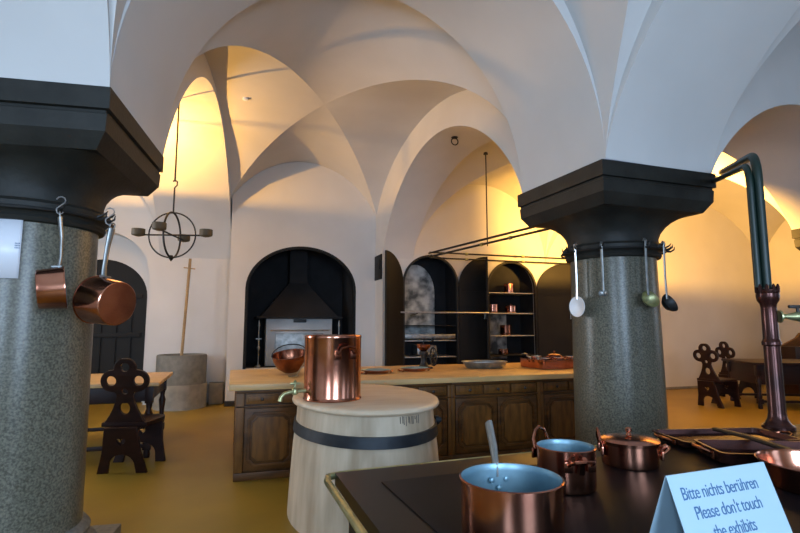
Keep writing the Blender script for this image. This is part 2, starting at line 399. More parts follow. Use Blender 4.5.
m = MB(); m.box(-.80, .80, -.17, .78, 1.5, 1.54, .006); m.rings([[(-.72, -.12, 1.54), (.72, -.12, 1.54), (.72, .75, 1.54), (-.72, .75, 1.54)], [(-.5, .05, 1.8), (.5, .05, 1.8), (.5, .75, 1.8), (-.5, .75, 1.8)], [(-.17, .3, 2.2), (.17, .3, 2.2), (.17, .7, 2.2), (-.17, .7, 2.2)], [(-.17, .3, 2.95), (.17, .3, 2.95), (.17, .7, 2.95), (-.17, .7, 2.95)]]); m.build('smoke_hood', 'soot', t, 20)
m = MB(); m.box(-.45, .45, -.075, -.05, .8, 1.23, .01); m.build('oven_door', 'dull_steel', t)
m = MB(); m.tube([(-.55, -.12, 1.28), (.55, -.12, 1.28)], .012); m.build('rail', 'steel', t)
m = MB(); m.box(-.12, .12, -.085, -.06, 1.43, 1.49, .004); m.build('latch', 'iron', t)
def spit(x, y, label):
    m = MB(); m.lathe([(.05, 0), (.05, .03), (.015, .05), (.012, .3), (.03, .33), (.03, .36), (.012, .39), (.012, .72), (.022, .75), (.004, .85)], 16)
    m.box(-.05, .05, -.008, .008, .5, .515)
    o = m.build('andiron', 'dull_steel'); o.location = (x, y, .622); return tag(o, label, 'andiron', 'andirons by the oven')
spit(.45, 9.72, 'left steel andiron standing beside the white oven')
spit(1.93, 9.72, 'right steel andiron standing beside the white oven')

# ------------------------------------------------------------------ wall ovens with arched iron doors
def oven_leaf(mb_parent, hinge, ang, wdt, zb, zs, zt, flip):
    """quarter-arch leaf hinged at x=0; short at the hinge, tall at the free edge"""
    m = MB(); n = 16
    out = [(0, zb)] + [(wdt, zb)] + [(wdt * cos(pi / 2 * i / n) if False else wdt - wdt * sin(pi / 2 * i / n), zs + (zt - zs) * cos(pi / 2 * i / n)) for i in range(n + 1)]
    add_plate(m, [out], .02, UPRIGHT, .003)
    for z in (zb + .15, zs - .1): m.box(.03, wdt - .03, -.022, -.008, z, z + .05)
    m.box(wdt - .03, wdt, -.022, .012, zb, zt)
    o = m.build('door', 'shutter', mb_parent)
    o.matrix_local = Matrix.Translation(hinge) @ Matrix.Rotation(ang, 4, 'Z')
    k = MB(); k.tube([(wdt - .07, -.01, 1.5), (wdt - .07, -.04, 1.5), (wdt - .07, -.04, 1.62), (wdt - .07, -.01, 1.62)], .006); k.build('handle', 'dull_steel', o)
    return o
def oven(cx, hw, bot, sp, ri, label, shelves, leaves, back):
    t = thing('wall_oven', label, 'oven', (cx, YB, 0))
    m = MB(); D = .62
    for a, b in (((-hw, .12), (-hw, D)), ((-hw, D), (hw, D)), ((hw, D), (hw, .12))):
        m.face(m.verts([(a[0], a[1], bot), (b[0], b[1], bot), (b[0], b[1], sp + ri + .05), (a[0], a[1], sp + ri + .05)]))
    m.face(m.verts([(-hw, .12, sp + ri + .05), (hw, .12, sp + ri + .05), (hw, D, sp + ri + .05), (-hw, D, sp + ri + .05)]))
    m.face(m.verts([(-hw, .12, bot), (hw, .12, bot), (hw, D, bot), (-hw, D, bot)]))
    m.raw('cavity', 'soot', t, 20)
    m = MB(); o1 = [(-hw * cos(pi * i / 32), sp + ri * sin(pi * i / 32)) for i in range(33)]; q = hw - .035
    o2 = [(-q * cos(pi * i / 32), sp + (ri - .035) * sin(pi * i / 32)) for i in range(33)]
    add_plate(m, [[(-hw, bot)] + o1 + [(hw, bot), (q, bot)] + o2[::-1] + [(-q, bot)]], .06, Matrix.Translation((0, .01, 0)) @ UPRIGHT, .003)
    m.build('door_frame', 'iron', t)
    if back: back(t)
    for z, mm in shelves:
        m = MB(); m.box(-q, q, .05, .6, z - .02, z, .004); m.build('shelf', mm, t)
    for side, ang, wd in leaves:
        oven_leaf(t, (side * hw, -.03, 0), ang, wd, bot + .03, sp - .02, sp + ri, side)
    return t
def back1(t):
    m = MB(); o1 = [(.0 - .40 * cos(pi * i / 24) - .12, 2.0 + .56 * sin(pi * i / 24)) for i in range(25)]
    add_plate(m, [[(-.52, 1.2)] + o1 + [(.28, 1.2)]], .05, Matrix.Translation((0, .55, 0)) @ UPRIGHT); m.build('back_lining', 'ash', t)
    m = MB(); m.box(-.50, .50, .02, .06, 1.13, 1.21, .006); m.build('grate_front', 'dull_steel', t)
    m = MB(); m.box(-.2, .2, .2, .5, .82, 1.0, .03); m.build('ash_pan', 'dull_steel', t)
def back2(t):
    m = MB(); m.box(-.25, .18, .56, .6, .7, 1.6, .01); m.build('back_lining', 'ash', t)
oven(3.50, .56, .25, 2.14, .55, 'arched iron wall oven with a sooty stone lining, doors swung open', [(1.38, 'soot'), (1.10, 'shelf'), (.80, 'shelf')],
     [(-1, radians(180 + 38), .54), (1, radians(-8), .56)], back1)
oven(5.22, .55, .25, 2.10, .54, 'arched iron wall cupboard with copper pots on three shelves', [(2.02, 'shelf'), (1.62, 'shelf'), (1.18, 'shelf'), (.80, 'soot')],
     [(-1, radians(180 + 62), .5), (1, radians(-12), .74)], back2)
m = MB(); m.box(2.535, 2.558, 8.93, 9.38, 2.22, 2.68, .004); m.tube([(2.53, 9.0, 2.4), (2.53, 9.0, 2.58)], .012); tag(m.build('flue_hatch', 'shutter'), 'small black flue hatch on the narrow wall beside the oven doors', 'hatch')
t = thing('towel_rail', 'long bright steel rail in front of the open oven doors', 'rail', (3.5, 8.42, 1.6))
m = MB(); m.tube([(-.75, 0, 0), (.95, 0, 0)], .014, 10); m.build('rod', 'steel', t)
for x in (-.42, .85):
    m = MB(); m.tube([(x, 0, 0), (x, .1, -.02), (x, .44, -.05)], .008); m.build('bracket', 'iron', t)

# ------------------------------------------------------------------ pots and pans
def body_prof(r, h, flare=1.0, thick=.004):
    rb = r / flare
    out = [(.002, 0), (rb * .95, 0), (rb * .985, .003), (rb, .012)] + [(rb + (r - rb) * q, .012 + (h - .016) * q) for q in (.33, .66, 1)] + [(r + .004, h - .003), (r + .004, h), (r, h + .002)]
    inn = [(r - .001, h + .002), (r - thick, h - .003)] + [(rb + (r - rb) * q - thick, .012 + (h - .016) * q) for q in (.9, .5, .1)] + [(rb * .93, .006), (.002, .0055)]
    return out, inn
def ear(mb, r, z, a, s=1, up=False):
    """cast loop handle with riveted feet at angle a"""
    mx = Matrix.Rotation(a, 4, 'Z')
    w_ = .045 * s
    if up: pts = [(r, -w_, z), (r + .008, -w_ * 1.0, z + .035 * s), (r + .010, -w_ * .6, z + .065 * s), (r + .012, 0, z + .078 * s), (r + .010, w_ * .6, z + .065 * s), (r + .008, w_, z + .035 * s), (r, w_, z)]
    else: pts = [(r - .003, -w_, z - .012), (r + .018, -w_, z), (r + .04 * s, -w_ * .75, z + .008), (r + .052 * s, 0, z + .012), (r + .04 * s, w_ * .75, z + .008), (r + .018, w_, z), (r - .003, w_, z - .012)]
    mb.tube(pts, .0065 * max(s, .75), 8, mx)
    for sg in (-1, 1): mb.box(r - .002, r + .007, sg * w_ - .014, sg * w_ + .014, max(.003, z - .03), z + .004, .004, mx)
def pan(name, label, cat, r, h, m='copper', inner='tin', handle='ears', ang=0, hl=.22, lid=False, flare=1.0, loc=(0, 0, 0), rz=0, group=None, rise=.02, hm='dull_steel', up=False, es=1.0):
    t = thing(name, label, cat, loc, rz, group)
    o, i = body_prof(r, h, flare); q = MB(); q.lathe(o, 48, cap0=True, cap1=False); q.build('body', m, t, 24)
    q = MB(); q.lathe(i, 48, cap0=False, cap1=True); q.build('lining', inner, t, 40)
    if handle == 'ears':
        for a in (ang, ang + pi):
            e = MB(); ear(e, r, h - .025, a, es, up); e.build('handle', 'copper' if hm == 'dull_steel' else hm, t)
    if handle == 'long':
        e = MB(); mx = Matrix.Rotation(ang, 4, 'Z')
        e.box(r - .002, r + .008, -.02, .02, h - .055, h - .008, .003, mx)
        e.tube([(r + .003, 0, h - .02), (r + .05, 0, h - .01 + rise * .3), (r + hl * .6, 0, h + rise * .8), (r + hl, 0, h + rise)], [.010, .008, .009, .012], 10, mx, flat=1.7)
        e.tube([(r + hl + .014 + .016 * cos(2 * pi * k / 14), .016 * sin(2 * pi * k / 14), h + rise) for k in range(14)], .004, 6, mx, closed=True)
        e.build('handle', hm, t)
        e = MB()
        for (yy, zz) in ((-.014, -.02), (.014, -.02), (0, -.044)): e.lathe([(.002, -.004), (.007, -.003), (.006, .003), (.002, .005)], 10, mx @ Matrix.Translation((r - .005, yy, h + zz)) @ Matrix.Rotation(-pi / 2, 4, 'Y'))
        e.build('rivets', 'tin', t)
    if lid:
        e = MB(); e.lathe([(r + .006, h - .006), (r + .007, h + .006), (r * .93, h + .012), (r * .6, h + .019), (r * .2, h + .023), (.010, h + .024), (.006, h + .033), (.012, h + .038), (.012, h + .046), (.006, h + .052), (.001, h + .053)], 48)
        e.build('lid', m, t)
    return t
ZS = .85
# ------------------------------------------------------------------ cooking range in the foreground
t = thing('cooking_range', 'large black iron cooking range in the foreground holding copper pots', 'stove', (.37, 1.90, 0), radians(2.5))
m = MB(); m.box(.04, 3.1, -1.5, -.04, .10, .81, .01); m.build('body', 'iron', t)
m = MB()
o = [(0, 0), (3.15, 0), (3.15, -1.55), (-.04, -1.55)]
m.rings([[(x, y, z) for x, y in o] for z in (.805, .848)]); m.build('top_plate', 'stove', t, 20)
m = MB(); m.box(.12, 3.0, -1.4, -.17, .847, .8525, .002); m.build('hot_plate', 'plate', t)
m = MB(); m.tube([(3.1, .035, .83), (.03, .035, .83), (-.02, .02, .83), (-.035, -.03, .83), (-.07, -1.5, .83)], .013, 10); m.build('guard_rail', 'old_brass', t)
for x, y in ((.1, -.02), (1.5, -.02), (2.9, -.02)):
    m = MB(); m.tube([(x, -.01, .83), (x, .035, .83)], .008); m.build('rail_bracket', 'old_brass', t)
for x in (.6, 1.4, 2.2):
    m = MB(); m.box(x - .25, x + .25, -.045, -.03, .3, .7, .004); m.build('fire_door', 'iron', t)

t = pan('saucepan', 'widest copper saucepan with pale blue lining and long upright handle, on the range', 'saucepan', .128, .14, loc=(.69, 1.205, .853), handle='none')
m = MB(); m.tube([(.028, .128, .105), (.028, .132, .14), (.040, .165, .175), (.052, .215, .235)], [.006, .008, .010, .010], 10, flat=1.6); m.build('handle', 'dull_steel', t)
m = MB(); 
for (xx, zz) in ((.006, .10), (.050, .10), (.028, .078)): m.lathe([(.002, -.004), (.008, -.003), (.007, .003), (.002, .005)], 12, Matrix.Translation((xx, .113, zz)) @ Matrix.Rotation(pi / 2, 4, 'X'))
m.build('rivets', 'tin', t)
def two_handles(t, r, h, a_up, a_flat, s_=.8):
    e = MB(); ear(e, r, h - .02, a_up, s_, True); e.build('handle', 'copper', t)
    e = MB(); ear(e, r, h - .03, a_flat, s_, False); mx = Matrix.Rotation(a_flat, 4, 'Z')
    e.tube([(r + .002, 0, h - .06), (r + .012, 0, h - .03), (r + .035, 0, h - .012)], [.016, .012, .008], 10, mx); e.build('handle', 'copper', t)
t = pan('stock_pot', 'open copper stewpot with one upright loop handle behind the widest saucepan', 'pot', .093, .13, loc=(1.06, 1.49, .853), handle='none')
two_handles(t, .093, .13, radians(110), radians(-100), .85)
t = pan('casserole', 'lidded copper casserole with knobbed lid near the granite column foot', 'pot', .102, .085, loc=(1.46, 1.65, .853), handle='none', lid=True)
two_handles(t, .102, .085, radians(150), radians(-25), .8)
# tent card
t = thing('tent_card', 'pale blue folded notice card asking visitors not to touch', 'sign', (1.065, .93, .853), radians(3.5))
cw, ch, run = .158, .20, .075
m = MB()
sl = math.hypot(ch, run)
for sg, nm in ((-1, 'front'), (1, 'back')):
    m = MB(); a = [(-cw, sg * run, 0), (cw, sg * run, 0), (cw, 0, ch), (-cw, 0, ch)]
    nrm = Vector((0, sg * ch, run)).normalized() * .0015
    m.rings([[tuple(Vector(p)) for p in a], [tuple(Vector(p) + nrm) for p in a]]); m.build('card_' + nm, 'card', t, 20)
tm = Matrix.Translation((0, -run, 0)) @ Matrix.Rotation(math.atan2(ch, run), 4, 'X')
for k, (txt, sx) in enumerate((('Bitte nichts ber\u00fchren', 0), ("Please don't touch", .005), ('the exhibits', .0))):
    cu = bpy.data.curves.new('txt', 'FONT'); cu.body = txt; cu.size = .037; cu.align_x = 'CENTER'; cu.space_character = .92; cu.extrude = .0003
    ob = bpy.data.objects.new('txt', cu); COL.objects.link(ob)
    me = bpy.data.meshes.new_from_object(ob.evaluated_get(bpy.context.evaluated_depsgraph_get())); bpy.data.objects.remove(ob)
    for v in me.vertices: v.co.x *= .84
    me.materials.clear(); me.materials.append(M['ink']); ob = bpy.data.objects.new('lettering', me); COL.objects.link(ob); ob.parent = t
    ob.matrix_local = tm @ Matrix.Translation((sx - .012, sl - .052 - k * .040, .0022))

# roasting trays, fish kettle lid, orange pan at the right end of the range
def tray(name, label, cat, L, W, h, m, loc, rz, handles=True, inner='tin', rnd=.03):
    t = thing(name, label, cat, loc, rz)
    def rr(l, w_, z, n=6):
        o = []
        for cx, cy, a0 in ((l - rnd, w_ - rnd, 0), (-l + rnd, w_ - rnd, 90), (-l + rnd, -w_ + rnd, 180), (l - rnd, -w_ + rnd, 270)):
            for i in range(n): a = radians(a0 + 90 * i / (n - 1)); o.append((cx + rnd * cos(a), cy + rnd * sin(a), z))
        return o
    q = MB(); q.rings([rr(L - .012, W - .012, 0), rr(L - .004, W - .004, .006), rr(L, W, h - .004), rr(L + .006, W + .006, h - .002), rr(L + .006, W + .006, h + .003), rr(L - .004, W - .004, h + .003)], True, False); q.build('body', m, t)
    q = MB(); q.rings([rr(L - .004, W - .004, h + .003), rr(L - .010, W - .010, .012), rr(L - .02, W - .02, .007)], False, True); q.build('lining', inner, t)
    if handles:
        for sg in (0, pi):
            q = MB(); ear(q, L, h - .008, sg, 1); q.build('handle', 'copper_dark', t)
    return t
tray('roasting_tray', 'dark copper roasting tray at the back corner of the range', 'tray', .27, .13, .03, 'pipebrown', (2.14, 1.82, .8535), radians(-12), inner='pipebrown')
tray('roasting_tray', 'dark copper roasting tray with an iron bar across it, beside the copper standpipe', 'tray', .33, .12, .045, 'pipebrown', (2.12, 1.49, .8535), radians(-24), inner='pipebrown')
m = MB(); m.tube([(1.98, 1.40, .917), (2.08, 1.66, .912), (2.16, 1.88, .897)], .010, 8, flat=1.6); tag(m.build('poker', 'iron'), 'dark iron poker lying across the roasting trays', 'poker')
pan('frying_pan', 'orange copper pan at the right edge behind the notice card', 'pan', .18, .08, loc=(1.85, 1.22, .853), handle='long', ang=radians(-70), hl=.2, flare=1.1, m='copper', inner='copper')

# ------------------------------------------------------------------ copper standpipe and green flue pipes
t = thing('water_standpipe', 'tall bronzed copper standpipe with a brass tap rising from the range', 'standpipe', (2.69, 1.97, .85))
m = MB(); m.lathe([(.10, .002), (.10, .015), (.075, .03), (.06, .05), (.053, .08), (.050, .42), (.058, .425), (.060, .44), (.054, .45), (.049, .46), (.048, .62), (.052, .64), (.068, .66), (.072, .68), (.072, .695), (.05, .705), (.045, .72)], 40, sx=.74, sy=.74); m.build('column', 'pipebrown', t)
m = MB(); m.lathe([(.060, .69), (.066, .70), (.068, .715), (.060, .715), (.056, .70)], 40, sx=.78, sy=.78)
for k in range(10):
    a = 2 * pi * k / 10; m.lathe([(.008, .70), (.009, .73), (.003, .745)], 8, Matrix.Translation((.049 * cos(a), .049 * sin(a), 0)))
m.build('crown', 'pipebrown', t)
mx = Matrix.Rotation(radians(-22), 4, 'Z')
m = MB(); m.tube([(.045, 0, .575), (.09, 0, .575), (.13, 0, .575), (.155, 0, .575), (.19, 0, .57), (.21, 0, .535)], [.012, .014, .024, .028, .022, .015], 12, mx); m.lathe([(.032, 0), (.034, .008), (.014, .014)], 20, mx @ Matrix.Translation((.046, 0, .575)) @ Matrix.Rotation(pi / 2, 4, 'Y')); m.build('tap', 'old_brass', t)
m = MB(); m.tube([(.145, 0, .59), (.145, 0, .62)], .008, 8, mx); m.box(.10, .195, -.010, .010, .618, .635, .006, mx); m.build('tap_handle', 'iron', t)
def bend(pts, r, n=8):
    out = [Vector(pts[0])]
    for a, b, c in zip(pts, pts[1:], pts[2:]):
        a, b, c = map(Vector, (a, b, c)); p = b + (a - b).normalized() * r; q = b + (c - b).normalized() * r
        for i in range(n + 1):
            t_ = i / n; out.append(p * (1 - t_) ** 2 + b * 2 * t_ * (1 - t_) + q * t_ ** 2)
    return out + [Vector(pts[-1])]
t = thing('flue_pipe', 'pair of dark green pipes bending from the standpipe into the vault', 'pipe', (2.69, 1.97, 1.58))
m = MB(); m.tube(bend([(0, 0, -.01), (0, 0, .73), (1.0, 1.02, 1.02)], .16), .023, 16); m.build('pipe', 'green', t)
m = MB(); m.tube(bend([(-.036, .02, 0), (-.036, .02, .672), (.96, 1.06, .955)], .14), .018, 12); m.build('side_pipe', 'green', t)

# ------------------------------------------------------------------ wooden tub with copper boiler
t = thing('wooden_tub', 'pale scrubbed oval wooden tub with an iron band, behind the range', 'tub', (.985, 3.93, 0))
A, B = .515, .72
m = MB(); m.lathe([(1.09, 0.0), (1.09, .01), (1.07, .2), (1.03, .5), (.985, .70), (.97, .812)], 72, sx=A, sy=B); m.build('staves', 'tub', t)
m = MB(); m.lathe([(1.02, .80), (1.045, .805), (1.055, .818), (1.045, .835), (1.02, .842), (.96, .85), (.5, .852), (.01, .852)], 72, sx=A, sy=B); m.build('lid', 'tubtop', t, 50)
m = MB(); m.rings([[(s_ * A * cos(2 * pi * i / 72), s_ * B * sin(2 * pi * i / 72), z) for i in range(72)] for s_, z in ((1.0, .60), (1.035, .60), (1.02, .672), (.98, .672))], False, False, loop=True); m.build('iron_band', 'band', t)
m = MB(); m.lathe([(.01, 0), (.035, .0), (.035, .03), (.022, .035), (.022, .05), (.01, .055)], 16, Matrix.Translation((.545, -.1, .64)) @ Matrix.Rotation(pi / 2, 4, 'Y')); m.build('band_bolt', 'band', t)
m = MB(); random.seed(3)
for k in range(11):
    a = radians(-82 + k * 1.7 + random.uniform(-.5, .5)); L = random.uniform(.02, .06)
    for s_ in (1,):
        z1 = .79 - random.uniform(0, .01)
        p = [Vector((A * q * cos(a), B * q * sin(a), z)) for q, z in ((.973, z1), (.980, z1 - L))]
        m.tube(p, .0032, 5)
m.build('stain_streaks', 'stain', t)
BX, BY = .70, 3.74
t = thing('water_boiler', 'tall copper boiler with a brass tap standing on the wooden tub', 'boiler', (BX, BY, .852))
R = .205
m = MB(); m.lathe([(.01, .0), (R * 1.01, 0), (R * 1.03, .008), (R * 1.01, .018), (R, .025), (R, .43), (R * 1.01, .435), (R * 1.01, .45), (R * .995, .455)], 64, cap1=False); m.build('body', 'copper', t, 40)
m = MB(); m.lathe([(R * .995, .455), (R * .97, .452), (R * .95, .445), (R * .4, .455), (.03, .46), (.01, .46)], 64, cap0=False); m.build('lid', 'copper_dark', t, 40)
m = MB(); mx = Matrix.Rotation(radians(-75), 4, 'Z')
m.tube([(R + .0, -.06, .33), (R + .03, -.065, .335), (R + .045, -.05, .37), (R + .048, 0, .38), (R + .045, .05, .37), (R + .03, .065, .335), (R, .06, .33)], .009, 8, mx)
for yy in (-.06, .06): m.box(R - .004, R + .008, yy - .025, yy + .025, .29, .35, .005, mx)
m.build('handle', 'copper_dark', t)
m = MB(); mx2 = Matrix.Rotation(radians(105), 4, 'Z')
m.tube([(R + .0, -.06, .33), (R + .03, -.065, .335), (R + .048, 0, .38), (R + .03, .065, .335), (R, .06, .33)], .009, 8, mx2); m.build('handle', 'copper_dark', t)
mx = Matrix.Rotation(radians(192), 4, 'Z') @ Matrix.Translation((.0, 0, 0))
m = MB(); m.tube([(R - .005, 0, .07), (R + .05, 0, .068), (R + .11, 0, .066), (R + .15, 0, .058), (R + .175, 0, .035), (R + .18, 0, .008)], [.014, .013, .014, .013, .013, .015], 12, mx); m.lathe([(.018, .045), (.022, .055), (.022, .08), (.016, .09), (.009, .095), (.009, .12)], 14, mx @ Matrix.Translation((R + .075, 0, 0))); m.build('tap', 'old_brass', t)
m = MB(); m.box(-.035, .035, -.006, .006, .115, .130, .005, mx @ Matrix.Translation((R + .075, 0, 0))); m.lathe([(.01, .128), (.013, .14), (.003, .15)], 10, mx @ Matrix.Translation((R + .075, 0, 0))); m.build('tap_key', 'old_brass', t)

# ------------------------------------------------------------------ long preparation counter
CX0, CX1, CY0, CY1 = .045, 4.26, 4.93, 6.45
m = MB(); m.box(CX0 - .06, CX1 + .06, CY0 - .06, CY1 + .04, .795, .85, .008)
wt = m.build('worktop', 'topwood'); tag(wt, 'pale thick wooden worktop lying across the row of brown cabinets', 'worktop')
def notched(w_, h, n=.035):
    o = []
    for sx, sy in ((1, 1), (-1, 1), (-1, -1), (1, -1)):
        c = [(sx * w_, sy * (h - n)), (sx * (w_ - n * .35), sy * (h - n * .75)), (sx * (w_ - n * .75), sy * (h - n * .35)), (sx * (w_ - n), sy * h)]
        o += c if sx * sy > 0 else c[::-1]
    return o
def cabinet(x0, x1, label, first=False):
    w_ = x1 - x0; t = thing('base_cabinet', label, 'cabinet', (x0, CY0, 0), 0, 'brown cabinets under the long worktop')
    m = MB(); m.box(.002, w_ - .002, .02, CY1 - CY0, .06, .795, .003); m.build('carcass', 'brown', t)
    m = MB(); m.box(0.0, w_, -.012, CY1 - CY0, 0, .07, .008); m.build('plinth', 'brown', t)
    m = MB(); m.box(0.0, w_, -.018, .03, .765, .795, .008); m.box(0.0, w_, -.008, .03, .635, .655, .005); m.build('moulding', 'brown', t)
    pl = .075 if first else .04
    for a, b in ((.0, pl), (w_ - .04, w_)):
        m = MB(); m.box(a, b, -.008, .03, .07, .765, .006); m.build('pilaster', 'brown_light', t)
    n = 3; iw = (w_ - pl - .04) / n
    for k in range(n):
        cx = pl + iw * (k + .5)
        m = MB(); m.box(cx - iw / 2 + .012, cx + iw / 2 - .012, -.006, .03, .665, .755, .006); m.box(cx - iw / 2 + .035, cx + iw / 2 - .035, -.012, 0, .682, .738, .005); dd = m.build('drawer', 'brown_light', t)
        m = MB(); m.lathe([(.004, 0), (.007, .010), (.015, .018), (.016, .026), (.006, .032)], 12, Matrix.Translation((cx, -.010, .71)) @ Matrix.Rotation(pi / 2, 4, 'X')); m.build('knob', 'knob', dd)
    iw = (w_ - pl - .04) / 2
    for k in range(2):
        cx = pl + iw * (k + .5)
        m = MB(); m.box(cx - iw / 2 + .008, cx + iw / 2 - .008, -.004, .03, .085, .625, .005); dd = m.build('door', 'brown', t)
        m = MB()
        hw2, hh = iw / 2 - .055, .215
        add_plate(m, [notched(hw2 + .018, hh + .018, .055), notched(hw2, hh, .05)], .018, Matrix.Translation((cx, -.008, .355)) @ UPRIGHT, .003)
        m.build('frame_moulding', 'brown', dd)
        m = MB(); add_plate(m, [notched(hw2 - .025, hh - .025, .045)], .012, Matrix.Translation((cx, -.006, .355)) @ UPRIGHT, .003); m.build('panel', 'brown_light', dd)
        m = MB(); kx = cx + (iw / 2 - .03) * (1 if k == 0 else -1)
        m.lathe([(.012, 0), (.012, .003), (.003, .004)], 10, Matrix.Translation((kx, -.005, .37)) @ Matrix.Rotation(pi / 2, 4, 'X')); m.box(kx - .006, kx + .006, -.008, -.003, .335, .37); m.build('keyhole_plate', 'knob', dd)
    return t
CW = (CX1 - CX0) / 4
for k, lab in enumerate(('leftmost brown panelled cabinet, its free end towards the left table', 'brown panelled cabinet directly behind the wooden tub',
                         'brown panelled cabinet with three small drawers, right beside the tub', 'rightmost brown panelled cabinet, partly behind the granite column')):
    c = cabinet(CX0 + k * CW, CX0 + (k + 1) * CW, lab, k == 0)

# things on the counter
ZC = .85
def bowl(name, label, cat, r, h, m_, loc, rot=None, n=48):
    t = thing(name, label, cat, loc)
    if rot: t.rotation_euler = rot
    q = MB(); q.lathe([(.01, 0), (r * .45, .004), (r * .78, h * .3), (r * .95, h * .7), (r, h), (r * 1.03, h + .004), (r * .985, h + .004)], n, cap1=False); q.build('body', m_, t)
    q = MB(); q.lathe([(r * .985, h + .004), (r * .93, h * .68), (r * .76, h * .3), (r * .43, .01), (.01, .008)], n, cap0=False); q.build('inside', 'copper_dark', t)
    return t
t = bowl('mixing_bowl', 'round copper bowl tilted towards the boiler, at the left of the counter', 'bowl', .19, .19, 'copper_dark', (.62, 5.75, ZC + .03), (radians(12), radians(-8), 0))
m = MB(); m.tube([(.19 * cos(a), .19 * sin(a) * .2, .19 + .10 * sin(a)) for a in [pi * k / 10 for k in range(11)]], .006); m.build('bail_handle', 'iron', t)
t = bowl('straining_bowl', 'smaller dark copper bowl lying half behind the boiler', 'bowl', .14, .16, 'copper_dark', (.92, 5.85, ZC + .03), (radians(-20), radians(25), 0))
t = thing('straining_ladle', 'flat dark ladle leaning from the copper bowl onto the counter', 'ladle', (.60, 5.36, ZC + .012))
m = MB(); m.lathe([(.004, -.006), (.05, -.002), (.06, .006), (.056, .008), (.004, .0)], 24, sy=.6); m.build('bowl', 'dull_steel', t)
m = MB(); m.tube([(.03, .02, .005), (.12, .15, .11), (.26, .34, .27)], .010, 8, flat=.5); m.build('handle', 'dull_steel', t)
def shallow(label, x, y, r, a, group=None):
    return pan('frying_pan', label, 'pan', r, .035, 'copper', 'tin', 'ears', radians(a), flare=1.25, loc=(x, y, ZC + .002), es=.9)
shallow('shallow copper pan on the counter just right of the boiler', 1.53, 5.55, .165, 20)
shallow('shallow copper pan on the counter, second from the boiler, by the grinder', 2.02, 5.68, .165, 10)
t = thing('coffee_grinder', 'dark iron hand grinder with a brass hopper on the counter', 'grinder', (2.25, 5.98, ZC))
m = MB(); m.box(-.09, .09, -.08, .08, 0, .02, .004); m.lathe([(.07, .02), (.05, .04), (.035, .08), (.035, .14), (.055, .17), (.055, .20), (.03, .22)], 24); m.build('body', 'iron', t)
m = MB(); m.lathe([(.03, .20), (.045, .22), (.085, .26), (.09, .29), (.085, .292), (.04, .25), (.02, .22)], 28); m.build('hopper', 'copper_dark', t)
m = MB(); m.tube([(0, 0, .24), (0, 0, .34), (.09, .0, .35), (.13, 0, .33)], .007, 8); m.lathe([(.004, .33), (.014, .345), (.014, .37), (.004, .38)], 10, Matrix.Translation((.13, 0, 0))); m.build('crank', 'iron', t)
m = MB(); c = [(.13, .11 * cos(2 * pi * k / 24), .14 + .11 * sin(2 * pi * k / 24)) for k in range(24)]
m.tube(c, .009, 8, closed=True)
for k in range(4): a = pi * k / 4; m.tube([(.13, .11 * cos(a), .14 + .11 * sin(a)), (.13, -.11 * cos(a), .14 - .11 * sin(a))], .005, 6)
m.tube([(.03, 0, .14), (.14, 0, .14)], .009, 8); m.build('flywheel', 'iron', t)
t = thing('oval_dish', 'dull grey oval metal dish in the middle of the counter', 'dish', (2.98, 5.78, ZC), radians(-12))
m = MB(); m.lathe([(.01, 0), (.78, .004), (.86, .02), (.97, .075), (1.03, .080), (1.03, .086), (.98, .084)], 48, sx=.28, sy=.19, cap1=False); m.build('body', 'dull_steel', t)
m = MB(); m.lathe([(.98, .084), (.83, .016), (.76, .008), (.01, .006)], 48, sx=.28, sy=.19, cap0=False); m.build('lining', 'dull_steel', t)
tray('roasting_pan', 'rectangular orange copper roasting pan filled with small pans, at the right of the counter', 'roasting pan', .40, .26, .11, 'copper', (3.93, 5.62, ZC), radians(3), inner='copper_dark', handles=True)
for k, (x, y, r, h) in enumerate(((-.22, -.09, .065, .115), (-.06, -.10, .06, .12), (.10, -.10, .065, .125), (-.20, .08, .065, .13), (.02, .09, .075, .135), (.20, .06, .065, .12))):
    lab = ['small copper pan in the front left corner of the roasting pan', 'small copper pan in the front row of the roasting pan, left of centre', 'small copper pan in the front row of the roasting pan, right of centre',
           'small copper pan in the back left corner of the roasting pan', 'small copper pan in the middle of the back row of the roasting pan', 'small copper pan at the back right of the roasting pan'][k]
    pan('small_pan', lab, 'pan', r, h, 'copper' if k % 2 else 'copper_dark', 'tin', 'long' if k in (0, 3) else 'ears', radians((200, 0, 0, 150, 0, 0)[k]), hl=.08, rise=.03, loc=(3.93 + x * 1.25, 5.62 + y * 1.25, ZC + .009), es=.6, group='small pans in the roasting pan', lid=(k == 4))

# pots in the wall cupboard
def cup(x, z, r, h, lab, m_='copper', lid=False):
    pan('copper_pot', lab, 'pot', r, h, m_, 'copper_dark', 'ears', radians(20), loc=(x, 9.15, z), es=.6, lid=lid, group='copper pots in the wall cupboard')
cup(5.30, 2.02, .10, .19, 'tall copper pot on the top shelf of the wall cupboard')
cup(4.92, 1.62, .11, .17, 'copper pot at the left of the middle shelf of the wall cupboard')
cup(5.33, 1.62, .11, .14, 'copper pot with a lid at the right of the middle shelf of the wall cupboard', lid=True)
cup(5.20, 1.18, .11, .20, 'dim copper pot on the lowest bright shelf of the wall cupboard', 'copper_dark')
cup(5.14, .80, .10, .10, 'low copper pot at the bottom of the wall cupboard', 'copper_dark')

